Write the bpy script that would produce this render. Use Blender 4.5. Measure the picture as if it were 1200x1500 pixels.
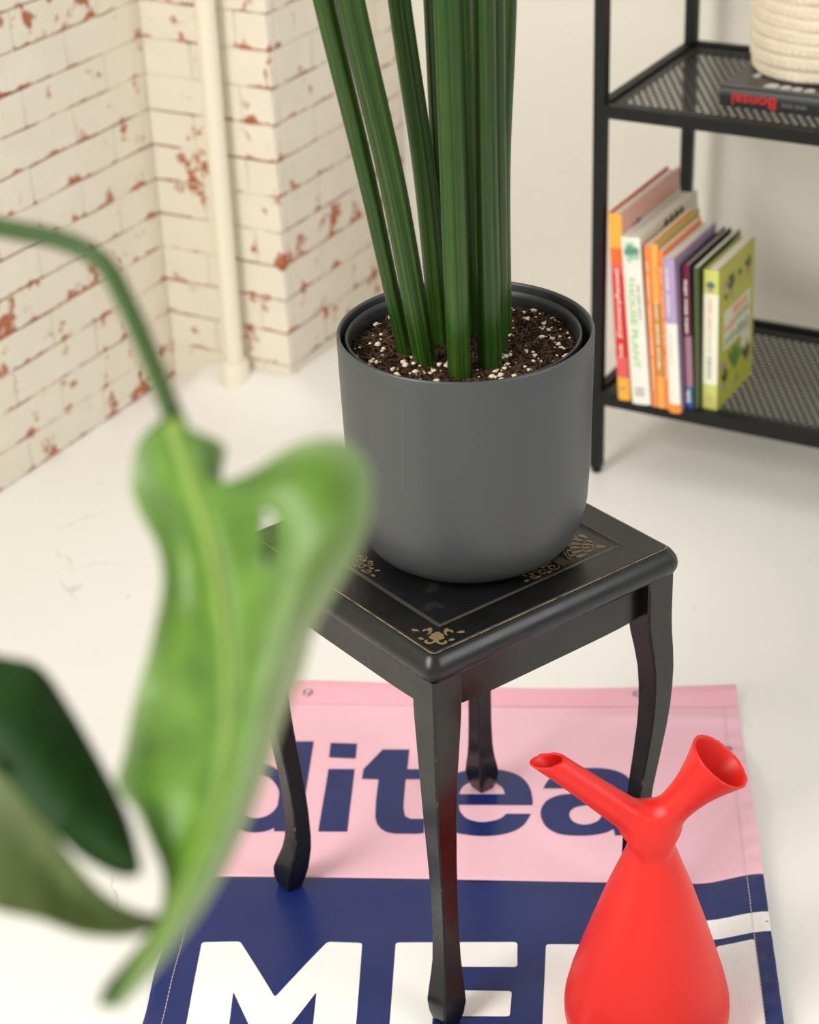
import bpy, bmesh, math, random
import numpy as np
from mathutils import Vector, Matrix, noise as mnoise

random.seed(7)
PI = math.pi
for _o in list(bpy.data.objects):
    bpy.data.objects.remove(_o)
S = bpy.context.scene
COL = S.collection

# ------------------------------------------------------------------ camera
FPX = 2923.0                                   # focal length in pixels of the 1200x1500 frame
EYE = Vector((0, 0, 1.4771))
RT = Vector((0.99926, -0.01860, -0.03381)).normalized()
FW = Vector((0, 0.87620, -0.48194)).normalized()
UP = RT.cross(FW).normalized()
RT = FW.cross(UP).normalized()
cd = bpy.data.cameras.new('camera')
cam = bpy.data.objects.new('camera', cd)
COL.objects.link(cam)
cam.matrix_world = Matrix(((RT.x, UP.x, -FW.x, EYE.x), (RT.y, UP.y, -FW.y, EYE.y), (RT.z, UP.z, -FW.z, EYE.z), (0, 0, 0, 1)))
cd.sensor_fit = 'VERTICAL'
cd.sensor_height = 36.0
cd.sensor_width = 28.8
cd.lens = FPX / 1500 * 36
cd.clip_start = 0.05
cd.dof.use_dof = True
cd.dof.focus_distance = 1.98
cd.dof.aperture_fstop = 5.0
S.camera = cam

# ------------------------------------------------------------------ world, light, exposure
W = bpy.data.worlds.new('sky')
S.world = W
W.use_nodes = True
bg = W.node_tree.nodes['Background']
bg.inputs[0].default_value = (1.0, 0.985, 0.96, 1)
bg.inputs[1].default_value = 0.47

def area(name, loc, target, sx, sy, power, col):
    ld = bpy.data.lights.new(name, 'AREA')
    ld.shape = 'RECTANGLE'
    ld.size, ld.size_y, ld.energy, ld.color = sx, sy, power, col
    o = bpy.data.objects.new(name, ld)
    COL.objects.link(o)
    o.location = loc
    o.rotation_euler = (Vector(target) - Vector(loc)).to_track_quat('-Z', 'Y').to_euler()
    return o

area('window_light_left', (-1.75, 0.55, 1.95), (0.15, 1.9, 0.35), 1.3, 1.5, 70, (1.0, 0.97, 0.91))
area('window_light_right', (2.5, 0.5, 2.2), (0.0, 2.6, 0.4), 1.8, 1.8, 34, (0.98, 0.99, 1.0))
S.view_settings.view_transform = 'Standard'
S.view_settings.look = 'None'
S.view_settings.gamma = 1.0
S.view_settings.use_curve_mapping = False
S.view_settings.exposure = 0.32

# ------------------------------------------------------------------ helpers
def ray(px, py):
    return RT * ((px - 600) / FPX) - UP * ((py - 750) / FPX) + FW

def onz(px, py, z=0.0):
    r = ray(px, py)
    return EYE + r * ((z - EYE.z) / r.z)

def at(px, py, depth):
    return EYE + ray(px, py) * depth

def link(o, parent=None):
    COL.objects.link(o)
    if parent is not None:
        o.parent = parent
    return o

def tag(o, label=None, cat=None, group=None, kind=None):
    if label: o['label'] = label
    if cat: o['category'] = cat
    if group: o['group'] = group
    if kind: o['kind'] = kind
    return o

def empty(name, loc, rz=0.0, label=None, cat=None, group=None):
    o = bpy.data.objects.new(name, None)
    o.empty_display_size = 0.05
    o.location = loc
    o.rotation_euler = (0, 0, rz)
    link(o)
    return tag(o, label, cat, group)

class MB:
    def __init__(self):
        self.v, self.f, self.mi, self.uv = [], [], [], {}
    def add(self, verts, faces, m=0):
        b = len(self.v)
        self.v += [tuple(p) for p in verts]
        self.f += [tuple(i + b for i in f) for f in faces]
        self.mi += [m] * len(faces)
    def box(self, c, s, M=None, m=0):
        x, y, z = s[0] / 2, s[1] / 2, s[2] / 2
        vs = [Vector((i * x, j * y, k * z)) for i in (-1, 1) for j in (-1, 1) for k in (-1, 1)]
        if M is not None: vs = [M @ p for p in vs]
        vs = [p + Vector(c) for p in vs]
        self.add(vs, [(0, 1, 3, 2), (4, 6, 7, 5), (0, 4, 5, 1), (2, 3, 7, 6), (0, 2, 6, 4), (1, 5, 7, 3)], m)
    def rings(self, rings, cap0=False, cap1=False, m=0, closed=True):
        n = len(rings[0])
        b = len(self.v)
        for r in rings: self.v += [tuple(p) for p in r]
        for i in range(len(rings) - 1):
            for j in range(n if closed else n - 1):
                k = (j + 1) % n
                self.f.append((b + i * n + j, b + i * n + k, b + (i + 1) * n + k, b + (i + 1) * n + j))
                self.mi.append(m)
        if cap0: self.f.append(tuple(b + j for j in reversed(range(n)))); self.mi.append(m)
        if cap1: self.f.append(tuple(b + (len(rings) - 1) * n + j for j in range(n))); self.mi.append(m)
    def lathe(self, prof, n=64, c=(0, 0, 0), m=0, cap0=False, cap1=False):
        self.rings([[(c[0] + r * math.cos(2 * PI * j / n), c[1] + r * math.sin(2 * PI * j / n), c[2] + z) for j in range(n)] for r, z in prof], cap0, cap1, m)
    def tube(self, pts, rad, n=16, m=0, caps=True):
        pts = [Vector(p) for p in pts]
        rs, prev = [], None
        for i, p in enumerate(pts):
            t = (pts[min(i + 1, len(pts) - 1)] - pts[max(i - 1, 0)]).normalized()
            if prev is None:
                a = Vector((0, 1, 0)) if abs(t.y) < .9 else Vector((1, 0, 0))
                u = (a - t * a.dot(t)).normalized()
            else:
                u = (prev - t * prev.dot(t)).normalized()
            prev = u
            w = t.cross(u)
            r = rad[i] if isinstance(rad, (list, tuple)) else rad
            rs.append([p + (u * math.cos(2 * PI * j / n) + w * math.sin(2 * PI * j / n)) * r for j in range(n)])
        self.rings(rs, caps, caps, m)
    def grid(self, P, m=0):
        self.rings(P, m=m, closed=False)
    def build(self, name, mats, parent=None, smooth=False, angle=None, loc=None):
        me = bpy.data.meshes.new(name)
        me.from_pydata(self.v, [], self.f)
        if not isinstance(mats, (list, tuple)): mats = [mats]
        for x in mats: me.materials.append(x)
        if len(mats) > 1: me.polygons.foreach_set('material_index', self.mi)
        me.update()
        if smooth:
            me.polygons.foreach_set('use_smooth', [True] * len(me.polygons))
            if angle: me.set_sharp_from_angle(angle=math.radians(angle))
        o = bpy.data.objects.new(name, me)
        if loc is not None: o.location = loc
        return link(o, parent)

def catmull(P, n, closed=False):
    P = [Vector(p) for p in P]
    out, N = [], len(P)
    segs = N if closed else N - 1
    for i in range(segs):
        g = (lambda k: P[k % N]) if closed else (lambda k: P[max(0, min(N - 1, k))])
        a, b, c, e = g(i - 1), g(i), g(i + 1), g(i + 2)
        for j in range(n):
            t = j / n
            out.append(0.5 * ((2 * b) + (c - a) * t + (2 * a - 5 * b + 4 * c - e) * t * t + (3 * b - a - 3 * c + e) * t ** 3))
    if not closed: out.append(P[-1])
    return out

def resample(P, n):
    L = [0.0]
    for a, b in zip(P, P[1:]): L.append(L[-1] + (b - a).length)
    out, k = [], 0
    for i in range(n):
        t = L[-1] * i / (n - 1)
        while k < len(L) - 2 and L[k + 1] < t: k += 1
        s = (t - L[k]) / max(1e-9, L[k + 1] - L[k])
        out.append(P[k].lerp(P[k + 1], max(0, min(1, s))))
    return out

def fillet(P, r, n=4):
    out, N = [], len(P)
    P = [Vector(p) for p in P]
    for i in range(N):
        p, a, b = P[i], P[i - 1], P[(i + 1) % N]
        ra = min(r, (a - p).length * .45); rb = min(r, (b - p).length * .45)
        q0, q1 = p + (a - p).normalized() * ra, p + (b - p).normalized() * rb
        for j in range(n + 1):
            t = j / n
            out.append(q0 * (1 - t) ** 2 + p * 2 * t * (1 - t) + q1 * t * t)
    return out

def poly_mesh(outlines):
    cu = bpy.data.curves.new('tmp', 'CURVE')
    cu.dimensions = '2D'
    cu.fill_mode = 'FRONT'
    for P in outlines:
        sp = cu.splines.new('POLY')
        sp.points.add(len(P) - 1)
        for q, p in zip(sp.points, P): q.co = (p[0], p[1], 0, 1)
        sp.use_cyclic_u = True
    o = bpy.data.objects.new('tmp', cu)
    COL.objects.link(o)
    me = bpy.data.meshes.new_from_object(o.evaluated_get(bpy.context.evaluated_depsgraph_get()))
    bpy.data.objects.remove(o)
    bpy.data.curves.remove(cu)
    return me

def text_mesh(s, bold=0.0):
    cu = bpy.data.curves.new('tmp', 'FONT')
    cu.body = s
    cu.size = 1.0
    cu.offset = bold
    cu.resolution_u = 3
    cu.align_x = 'CENTER'
    cu.align_y = 'CENTER'
    o = bpy.data.objects.new('tmp', cu)
    COL.objects.link(o)
    me = bpy.data.meshes.new_from_object(o.evaluated_get(bpy.context.evaluated_depsgraph_get()))
    bpy.data.objects.remove(o)
    bpy.data.curves.remove(cu)
    xs = [v.co.x for v in me.vertices]; ys = [v.co.y for v in me.vertices]
    cx, cy, w, h = (max(xs) + min(xs)) / 2, (max(ys) + min(ys)) / 2, max(xs) - min(xs), max(ys) - min(ys)
    for v in me.vertices: v.co = Vector(((v.co.x - cx) / w, (v.co.y - cy) / h, 0))
    return me

def place_text(name, s, length, height, c, dx, dy, mat, parent, bold=0.0):
    """lettering of a given length and height, centred at c, running along dx with dy up"""
    me = text_mesh(s, bold)
    c, dx, dy = Vector(c), Vector(dx), Vector(dy)
    for v in me.vertices: v.co = c + dx * v.co.x * length + dy * v.co.y * height
    me.materials.clear(); me.materials.append(mat)
    me.name = name
    return link(bpy.data.objects.new(name, me), parent)

# ------------------------------------------------------------------ materials
def srgb(r, g, b):
    f = lambda c: (c / 12.92 if c <= .04045 else ((c + .055) / 1.055) ** 2.4)
    return (f(r / 255), f(g / 255), f(b / 255), 1)

class NT:
    def __init__(self, name, col=(.8, .8, .8, 1), rough=.5, spec=.5, metal=0.0):
        self.m = bpy.data.materials.new(name)
        self.m.use_nodes = True
        self.t = self.m.node_tree
        self.p = self.t.nodes['Principled BSDF']
        self.p.inputs['Base Color'].default_value = col
        self.p.inputs['Roughness'].default_value = rough
        self.p.inputs['Specular IOR Level'].default_value = spec
        self.p.inputs['Metallic'].default_value = metal
    def n(self, typ, **kw):
        x = self.t.nodes.new(typ)
        for k, v in kw.items():
            if k in x.inputs: x.inputs[k].default_value = v
            else: setattr(x, k, v)
        return x
    def l(self, a, b): self.t.links.new(a, b)
    def coord(self, which='Object'): return self.n('ShaderNodeTexCoord').outputs[which]
    def noise(self, scale, detail=3, rough=.5, co=None, stretch=None):
        x = self.n('ShaderNodeTexNoise', Scale=scale, Detail=detail, Roughness=rough)
        if co is None: co = self.coord()
        if stretch:
            mp = self.n('ShaderNodeMapping'); mp.inputs['Scale'].default_value = stretch
            self.l(co, mp.inputs[0]); co = mp.outputs[0]
        self.l(co, x.inputs['Vector'])
        return x.outputs[0]
    def ramp(self, fac, stops):
        r = self.n('ShaderNodeValToRGB')
        e = r.color_ramp.elements
        while len(e) < len(stops): e.new(.5)
        for q, (p, c) in zip(e, stops): q.position = p; q.color = c if len(c) == 4 else (*c, 1)
        self.l(fac, r.inputs[0])
        return r.outputs[0]
    def math(self, op, a, b=None, c=None):
        x = self.n('ShaderNodeMath', operation=op)
        for i, v in enumerate((a, b, c)):
            if v is None: continue
            if isinstance(v, (int, float)): x.inputs[i].default_value = v
            else: self.l(v, x.inputs[i])
        return x.outputs[0]
    def mix(self, fac, a, b):
        x = self.n('ShaderNodeMix', data_type='RGBA')
        for i, v in ((0, fac), (6, a), (7, b)):
            if isinstance(v, (int, float)): x.inputs[i].default_value = v
            elif isinstance(v, tuple): x.inputs[i].default_value = v
            else: self.l(v, x.inputs[i])
        return x.outputs[2]
    def color(self, c): self.l(c, self.p.inputs['Base Color'])
    def bump(self, h, strength=.3, dist=.001):
        b = self.n('ShaderNodeBump', Strength=strength, Distance=dist)
        self.l(h, b.inputs['Height'])
        self.l(b.outputs[0], self.p.inputs['Normal'])

def plain(name, col, rough=.5, spec=.5, metal=0.0, var=.0, bump=0.0, bscale=300):
    k = NT(name, col, rough, spec, metal)
    if var:
        f = k.noise(35, 4)
        k.color(k.mix(f, tuple(c * (1 - var) for c in col[:3]) + (1,), tuple(min(1, c * (1 + var)) for c in col[:3]) + (1,)))
    if bump: k.bump(k.noise(bscale, 2), bump, .0005)
    return k.m

M = {}
def sm_(x):
    x = max(0, min(1, x)); return x * x * (3 - 2 * x)
def paint_cream(name, joint=False):
    k = NT(name, rough=.75, spec=.25)
    cream_a, cream_b = srgb(224, 216, 199), srgb(236, 229, 214)
    red_a, red_b = srgb(150, 76, 38), srgb(190, 112, 70)
    dark = srgb(92, 60, 38)
    geo = k.n('ShaderNodeNewGeometry').outputs['Position']
    base = k.mix(k.noise(14, 3, co=geo), cream_a, cream_b)
    if joint:
        f = k.ramp(k.noise(9, 3, .6, co=geo), [(.42, (0, 0, 0)), (.53, (1, 1, 1))])
        gz = k.n('ShaderNodeSeparateXYZ'); k.l(geo, gz.inputs[0])
        fr = k.math('FRACT', k.math('ADD', k.math('DIVIDE', gz.outputs[2], .0604), .5))
        hor = k.math('LESS_THAN', k.math('ABSOLUTE', k.math('SUBTRACT', fr, .5)), .06)
        f = k.math('MULTIPLY', f, k.math('ADD', k.math('MULTIPLY', hor, .85), .15))
        c = k.mix(k.noise(30, 2, co=geo), dark, red_a)
        k.color(k.mix(f, base, c))
    else:
        gen = k.n('ShaderNodeSeparateXYZ'); k.l(k.coord('Generated'), gen.inputs[0])
        oi = k.n('ShaderNodeObjectInfo').outputs['Random']
        n1 = k.noise(24, 5, .60, co=geo)
        low = k.noise(7, 2, .5, co=geo)
        bottom = k.math('POWER', k.math('SUBTRACT', 1.0, gen.outputs[2]), 14.0)
        ends = k.math('POWER', k.math('ABSOLUTE', k.math('MULTIPLY', k.math('SUBTRACT', gen.outputs[0], .5), 2.0)), 14.0)
        v = k.math('ADD', n1, k.math('MULTIPLY', k.math('MULTIPLY', bottom, k.math('POWER', low, 1.5)), .62))
        v = k.math('ADD', v, k.math('MULTIPLY', ends, .02))
        v = k.math('ADD', v, k.math('MULTIPLY', k.math('POWER', oi, 4.0), .10))
        f = k.ramp(v, [(.622, (0, 0, 0)), (.685, (1, 1, 1))])
        red = k.mix(k.noise(60, 2, co=geo), red_a, red_b)
        k.color(k.mix(k.math('MULTIPLY', f, .95), base, red))
        k.bump(k.math('ADD', k.noise(70, 4, co=geo), k.math('MULTIPLY', f, -.5)), .5, .003)
    return k.m
M['brick'] = paint_cream('whitewashed_brick')
M['joint'] = paint_cream('brick_joint', True)

k = NT('painted_floor', rough=.42, spec=.4)
geo = k.n('ShaderNodeNewGeometry').outputs['Position']
base = k.mix(k.noise(2.5, 3, co=geo), srgb(234, 232, 225), srgb(242, 240, 235))
vor = k.n('ShaderNodeTexVoronoi', feature='DISTANCE_TO_EDGE', Scale=3.2)
warp = k.n('ShaderNodeVectorMath', operation='ADD')
nz = k.n('ShaderNodeTexNoise', Scale=9, Detail=4); k.l(geo, nz.inputs['Vector'])
sc = k.n('ShaderNodeVectorMath', operation='SCALE'); sc.inputs['Scale'].default_value = .12
k.l(nz.outputs[1], sc.inputs[0]); k.l(geo, warp.inputs[0]); k.l(sc.outputs[0], warp.inputs[1]); k.l(warp.outputs[0], vor.inputs['Vector'])
crack = k.ramp(vor.outputs['Distance'], [(.0, (1, 1, 1)), (.006, (0, 0, 0))])
crack = k.math('MULTIPLY', crack, k.ramp(k.noise(3.1, 2, co=geo), [(.55, (0, 0, 0)), (.62, (1, 1, 1))]))
spk = k.ramp(k.noise(70, 2, co=geo), [(.735, (0, 0, 0)), (.76, (1, 1, 1))])
dirt = k.math('MAXIMUM', k.math('MULTIPLY', crack, .35), k.math('MULTIPLY', spk, .4))
k.color(k.mix(dirt, base, srgb(120, 110, 92)))
k.bump(k.math('SUBTRACT', k.noise(30, 3, co=geo), crack), .15, .001)
M['floor'] = k.m
M['white_wall'] = plain('white_wall_paint', srgb(229, 226, 216), .8, .2, var=.015, bump=.15, bscale=60)
M['pipe'] = plain('cream_pipe_paint', srgb(233, 225, 206), .4, .4)
M['black_metal'] = plain('black_powder_coat', srgb(17, 17, 17), .5, .3)
M['shelf_metal'] = plain('shelf_mesh_metal', srgb(34, 33, 31), .45, .5)

# lacquered stool
k = NT('black_lacquer', rough=.38, spec=.5)
k.color(k.mix(k.ramp(k.noise(40, 4, .6), [(.45, (0, 0, 0)), (.8, (1, 1, 1))]), srgb(11, 11, 10), srgb(23, 22, 19)))
rr = k.ramp(k.noise(22, 4), [(.3, (.22, .22, .22)), (.75, (.38, .38, .38))]); k.l(rr, k.p.inputs['Roughness'])
k.bump(k.noise(120, 3, stretch=(1, 1, .25)), .12, .0006)
M['lacquer'] = k.m
M['bevel_sheen'] = plain('bevel_painted_sheen', srgb(80, 77, 69), .3, .6)  # grey base colour stands in for light reflected off the bevel
k = NT('worn_edge', rough=.45)
k.color(k.mix(k.ramp(k.noise(45, 4, .7), [(.58, (0, 0, 0)), (.74, (1, 1, 1))]), srgb(22, 21, 18), srgb(140, 114, 72)))
M['worn'] = k.m
k = NT('gilt_line', rough=.4, spec=.5)
k.color(k.mix(k.ramp(k.noise(60, 4, .7), [(.34, (0, 0, 0)), (.52, (1, 1, 1))]), srgb(34, 30, 24), srgb(164, 140, 98)))
M['gilt'] = k.m
M['gilt_print'] = plain('gilt_ornament', srgb(124, 106, 72), .45, .5, var=.25)
k = NT('inlay_panel', rough=.35)
k.color(k.mix(k.ramp(k.noise(30, 5, .65), [(.55, (0, 0, 0)), (.85, (1, 1, 1))]), srgb(18, 19, 21), srgb(60, 60, 58)))
M['inlay'] = k.m

k = NT('planter_grey', srgb(84, 86, 87), rough=.4, spec=.5)
k.color(k.mix(k.noise(900, 1), srgb(60, 62, 63), srgb(71, 73, 74)))
k.bump(k.noise(1200, 1), .06, .0003)
M['planter'] = k.m
M['nursery'] = plain('nursery_pot_plastic', srgb(44, 46, 48), .4, .5)
M['soil'] = plain('potting_soil', srgb(38, 28, 20), .95, .1, var=.5)
M['bark'] = plain('bark_chip', srgb(72, 54, 40), .9, .1, var=.6)
M['perlite'] = plain('perlite', srgb(214, 198, 172), .85, .2, var=.1)

k = NT('snake_plant_leaf', rough=.32, spec=.42)
uv = k.n('ShaderNodeUVMap').outputs[0]
sp = k.n('ShaderNodeSeparateXYZ'); k.l(uv, sp.inputs[0])
stripe = k.noise(1.0, 2, co=uv, stretch=(22, 1.2, 1))
band = k.noise(1.0, 3, co=uv, stretch=(1.5, 26, 1))
c1 = k.mix(k.ramp(stripe, [(.35, (0, 0, 0)), (.65, (1, 1, 1))]), srgb(18, 40, 8), srgb(56, 84, 20))
k.color(k.mix(k.math('MULTIPLY', k.ramp(band, [(.4, (0, 0, 0)), (.7, (1, 1, 1))]), .55), c1, srgb(22, 62, 8)))
k.bump(stripe, .25, .001)
M['snake'] = k.m

def leaf_mat(name, a, b, trans, pal=1.0, rough=.34, spec=.5, tr_=.25, under=False):
    k = NT(name, rough=rough, spec=spec)
    uv = k.n('ShaderNodeUVMap').outputs[0]
    s = k.n('ShaderNodeSeparateXYZ'); k.l(uv, s.inputs[0])
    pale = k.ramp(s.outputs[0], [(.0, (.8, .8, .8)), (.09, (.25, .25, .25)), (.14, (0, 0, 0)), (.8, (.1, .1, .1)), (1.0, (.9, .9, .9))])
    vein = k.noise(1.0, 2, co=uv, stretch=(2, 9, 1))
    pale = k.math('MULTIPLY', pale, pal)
    if under:                                    # paler towards the outer edge and the tip
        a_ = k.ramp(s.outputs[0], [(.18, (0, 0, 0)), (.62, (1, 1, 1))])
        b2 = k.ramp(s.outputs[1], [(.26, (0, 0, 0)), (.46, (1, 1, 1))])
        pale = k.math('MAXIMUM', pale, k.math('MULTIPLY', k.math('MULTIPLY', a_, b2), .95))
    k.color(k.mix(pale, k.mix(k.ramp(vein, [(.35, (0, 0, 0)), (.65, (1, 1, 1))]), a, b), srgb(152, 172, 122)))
    tr = k.n('ShaderNodeBsdfTranslucent', Color=trans)
    mx = k.n('ShaderNodeMixShader'); mx.inputs[0].default_value = tr_
    out = k.t.nodes['Material Output']
    k.l(k.p.outputs[0], mx.inputs[1]); k.l(tr.outputs[0], mx.inputs[2]); k.l(mx.outputs[0], out.inputs[0])
    return k.m
M['leaf'] = leaf_mat('monstera_leaf', srgb(62, 104, 12), srgb(98, 142, 36), srgb(104, 158, 16), .9, .42, .38)
M['leaf_pale'] = leaf_mat('monstera_leaf_pale', srgb(62, 104, 12), srgb(98, 142, 36), srgb(104, 158, 16), .9, .42, .38, .25, True)
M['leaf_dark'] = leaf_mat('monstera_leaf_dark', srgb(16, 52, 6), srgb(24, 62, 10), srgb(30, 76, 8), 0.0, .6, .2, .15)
M['leaf_olive'] = leaf_mat('monstera_leaf_underside', srgb(84, 98, 52), srgb(98, 114, 66), srgb(80, 104, 36), 0.0, .5, .3)
M['petiole'] = plain('petiole_green', srgb(48, 74, 26), .5, .25, var=.15)
M['midrib'] = plain('midrib_green', srgb(110, 136, 48), .5, .3)

def vinyl(name, col):
    k = NT(name, col, rough=.30, spec=.5)
    geo = k.n('ShaderNodeNewGeometry').outputs['Position']
    w1 = k.n('ShaderNodeTexWave', Scale=95, bands_direction='X'); k.l(geo, w1.inputs['Vector'])
    w2 = k.n('ShaderNodeTexWave', Scale=95, bands_direction='Y'); k.l(geo, w2.inputs['Vector'])
    k.bump(k.math('ADD', w1.outputs['Fac'], w2.outputs['Fac']), .10, .0004)
    return k.m
M['pink'] = vinyl('pink_vinyl', srgb(238, 188, 203))
M['blue'] = vinyl('navy_vinyl', srgb(22, 38, 98))
M['vwhite'] = vinyl('white_vinyl', srgb(240, 240, 238))
M['thread'] = plain('hem_thread', srgb(206, 190, 190), .8)
M['steel'] = plain('eyelet_steel', srgb(170, 165, 160), .3, .5, 1.0)
M['red'] = plain('red_plastic', srgb(220, 34, 28), .42, .45, bump=.05, bscale=900)
M['palm'] = plain('palm_straw', srgb(228, 214, 192), .8, .2, var=.10)

# ------------------------------------------------------------------ setting
YA = math.radians(60.03)
WA = Vector((math.cos(YA), math.sin(YA), 0))
WB = Vector((math.sin(YA), -math.cos(YA), 0))
C0 = Vector((-0.4048, 3.2251, 0))              # inner corner of the brick walls
LS = 0.2446                                    # short return wall
E0 = C0 + WB * LS
LT = 0.415                                     # brick run behind the pier
CH = 0.0604                                    # brick course

mb = MB()
mb.box((0.4, 1.6, -.05), (7.0, 6.4, .1))
tag(mb.build('floor', M['floor']), kind='structure')

BR = {}
def brick_mesh(L, var):
    key = (round(L, 3), var)
    if key in BR: return BR[key]
    rnd = random.Random(hash(key) % 1000)
    h, t = CH - .0022, .018
    nx = 5
    mb = MB()
    def prof(x):                               # slightly uneven outline of a hand-painted brick
        j = lambda: rnd.uniform(-.0009, .0009)
        e = .0014
        return [(x, t, -h / 2 + j()), (x, e, -h / 2 + j()), (x, j() * .4, -h / 2 + e), (x, j() * .4, h / 2 - e), (x, e, h / 2 + j()), (x, t, h / 2 + j())]
    xs = [-L / 2 + L * i / (nx - 1) for i in range(nx)]
    R = [prof(x) for x in xs]
    e = .0022
    for ring, s in ((R[0], 1), (R[-1], -1)):
        c = [(p[0] + (s * e if q in (2, 3) else 0), p[1], p[2]) for q, p in enumerate(ring)]
        ring[:] = c
    mb.rings(R, True, True)
    me = bpy.data.meshes.new('brick')
    me.from_pydata(mb.v, [], mb.f)
    me.materials.append(M['brick'])
    me.update()
    BR[key] = me
    return me

def brick_wall(name, origin, rz, x0, x1, z1, courses, first, from_end, ext):
    """backing slab with its bricks; local x runs along the wall, -y faces the room"""
    mb = MB()
    e0, e1 = ext
    mb.box(((x0 - e0 + x1 + e1) / 2, .0022 + .05, z1 / 2), (x1 - x0 + e0 + e1, .1, z1))
    w = mb.build(name, [M['joint']], loc=origin)
    w.rotation_euler = (0, 0, rz)
    tag(w, kind='structure')
    for c in range(first, courses):
        L, x = .205, (x1 if from_end else x0)
        lim = x0 if from_end else x1
        sgn = -1 if from_end else 1
        head = .104 if c % 2 else .205
        rnd = random.Random(c * 13 + len(name))
        while (lim - x) * sgn > .03:
            l = min(head * rnd.uniform(.95, 1.05), abs(lim - x))
            if abs(lim - x) - l < .04: l = abs(lim - x)
            head = L
            o = bpy.data.objects.new('brick', brick_mesh(round(l, 3) - .0014, rnd.randrange(3)))
            o.location = (x + sgn * l / 2, 0, (c + .5) * CH)
            link(o, w)
            x += sgn * l
    return w
R60, R30 = YA, YA - PI / 2
brick_wall('wall_left', C0, R60, -1.25, 0.0, 1.9, 17, 0, True, (0, .1))
brick_wall('wall_pier', C0, R30, -.012, LS, 1.9, 17, 0, False, (.1, -.006))
brick_wall('wall_right_of_pier', E0, R60, 0.020, LT, 1.9, 17, 0, False, (.013, .1))
mb = MB()                                      # plain rest of the left wall towards the camera
mb.box((-1.25 - 1.2, .05, .95), (2.4, .1, 1.9))
o = tag(mb.build('wall_left_rest', M['white_wall'], loc=C0), kind='structure'); o.rotation_euler = (0, 0, R60)
K0 = E0 + WA * LT
mb = MB()
mb.box((1.35, .05, .95), (2.75, .1, 1.9))
o = tag(mb.build('wall_back', M['white_wall'], loc=K0), kind='structure'); o.rotation_euler = (0, 0, R30)
# floor paint ramps up softly round the pier and swallows the lowest course
mb = MB()
rows = []
for i in range(56):
    a = -.30 + .72 * i / 55
    row = []
    for j in range(56):
        w = .0 + .58 * j / 55
        dd = math.hypot(max(0, w - LS), max(0, -a))
        z = .047 * math.exp(-(dd / .075) ** 1.5) * sm_(w / .10) - .0012
        if a > .004 and w < LS - .004: z = .030
        p = C0 + WB * w + WA * a
        row.append((p.x, p.y, z))
    rows.append(row)
mb.grid(rows)
tag(mb.build('trim_1', M['floor'], smooth=True), kind='structure')
mb = MB(); mb.box((0.3, -1.35, 1.3), (6.0, .1, 2.6)); tag(mb.build('wall_rear_light_block', M['white_wall']), kind='structure')  # unseen wall, added to cut the light from behind the camera

# ------------------------------------------------------------------ heating pipe
pc = C0 + WB * .150 - WA * .030
pr = empty('heating_pipe', (pc.x, pc.y, 0.036), 0, 'cream painted vertical pipe in front of the white brick pier', 'pipe')
mb = MB(); mb.lathe([(.0165, 0), (.0165, 1.85)], 32, cap0=True, cap1=True); mb.build('pipe_run', M['pipe'], pr, True, 40)
mb = MB(); mb.lathe([(.0180, .034), (.0235, .034), (.0248, .031), (.0252, .0), (.0252, -.030)], 36, cap0=True, cap1=True); mb.build('floor_collar', M['pipe'], pr, True, 40)

# ------------------------------------------------------------------ banner
BO = Vector((-0.2492, 2.2081, 0))
BY = math.radians(-4.81)
BU = Vector((math.cos(BY), math.sin(BY), 0)); BV = Vector((BU.y, -BU.x, 0))
BW, BH, BL = .6675, .380, .86
def sm(x): x = max(0, min(1, x)); return x * x * (3 - 2 * x)
def bz(u, v):
    z = .0012
    z += .0155 * sm((u - BW + .075) / .075) * sm((v - .10) / .12)
    z += .010 * (1 - sm(v / .035)) * (.55 + .45 * math.sin(u * 9 + 1.0)) + .0035 * math.exp(-((v - .052) / .012) ** 2) * sm((u - .42) / .12)
    z += .006 * (1 - sm((u + .0) / .03)) * sm((v - .35) / .1) * (.5 + .5 * math.sin(v * 60))
    z += .0006 * (1 + math.sin(v * 47 + u * 11))
    z += .0010 * (1 + math.sin(v * 190 + 2)) * sm((u - BW + .03) / .03)
    return z
def buv(px, py):
    p = onz(px, py) - BO
    return Vector((p.dot(BU), p.dot(BV)))
bn = empty('printed_banner', BO, BY, 'pink and navy vinyl banner with big lettering lying flat on the floor', 'banner')
def sheet(name, v0, v1, mat):
    mb = MB()
    us = sorted(set([BW * i / 110 for i in range(111)] + [BW - .0025 * i for i in range(30)]))
    n = int((v1 - v0) / .006) + 2
    vs = [v0 + (v1 - v0) * i / (n - 1) for i in range(n)]
    mb.grid([[(u, -v, bz(u, v)) for u in us] for v in reversed(vs)])
    o = mb.build(name, mat, bn, True)
    md = o.modifiers.new('thickness', 'SOLIDIFY'); md.thickness = .0007; md.offset = -1
    return o
pinkf = sheet('pink_field', -.012, BH, M['pink'])
navyf = sheet('navy_field', BH, BL, M['blue'])
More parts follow.
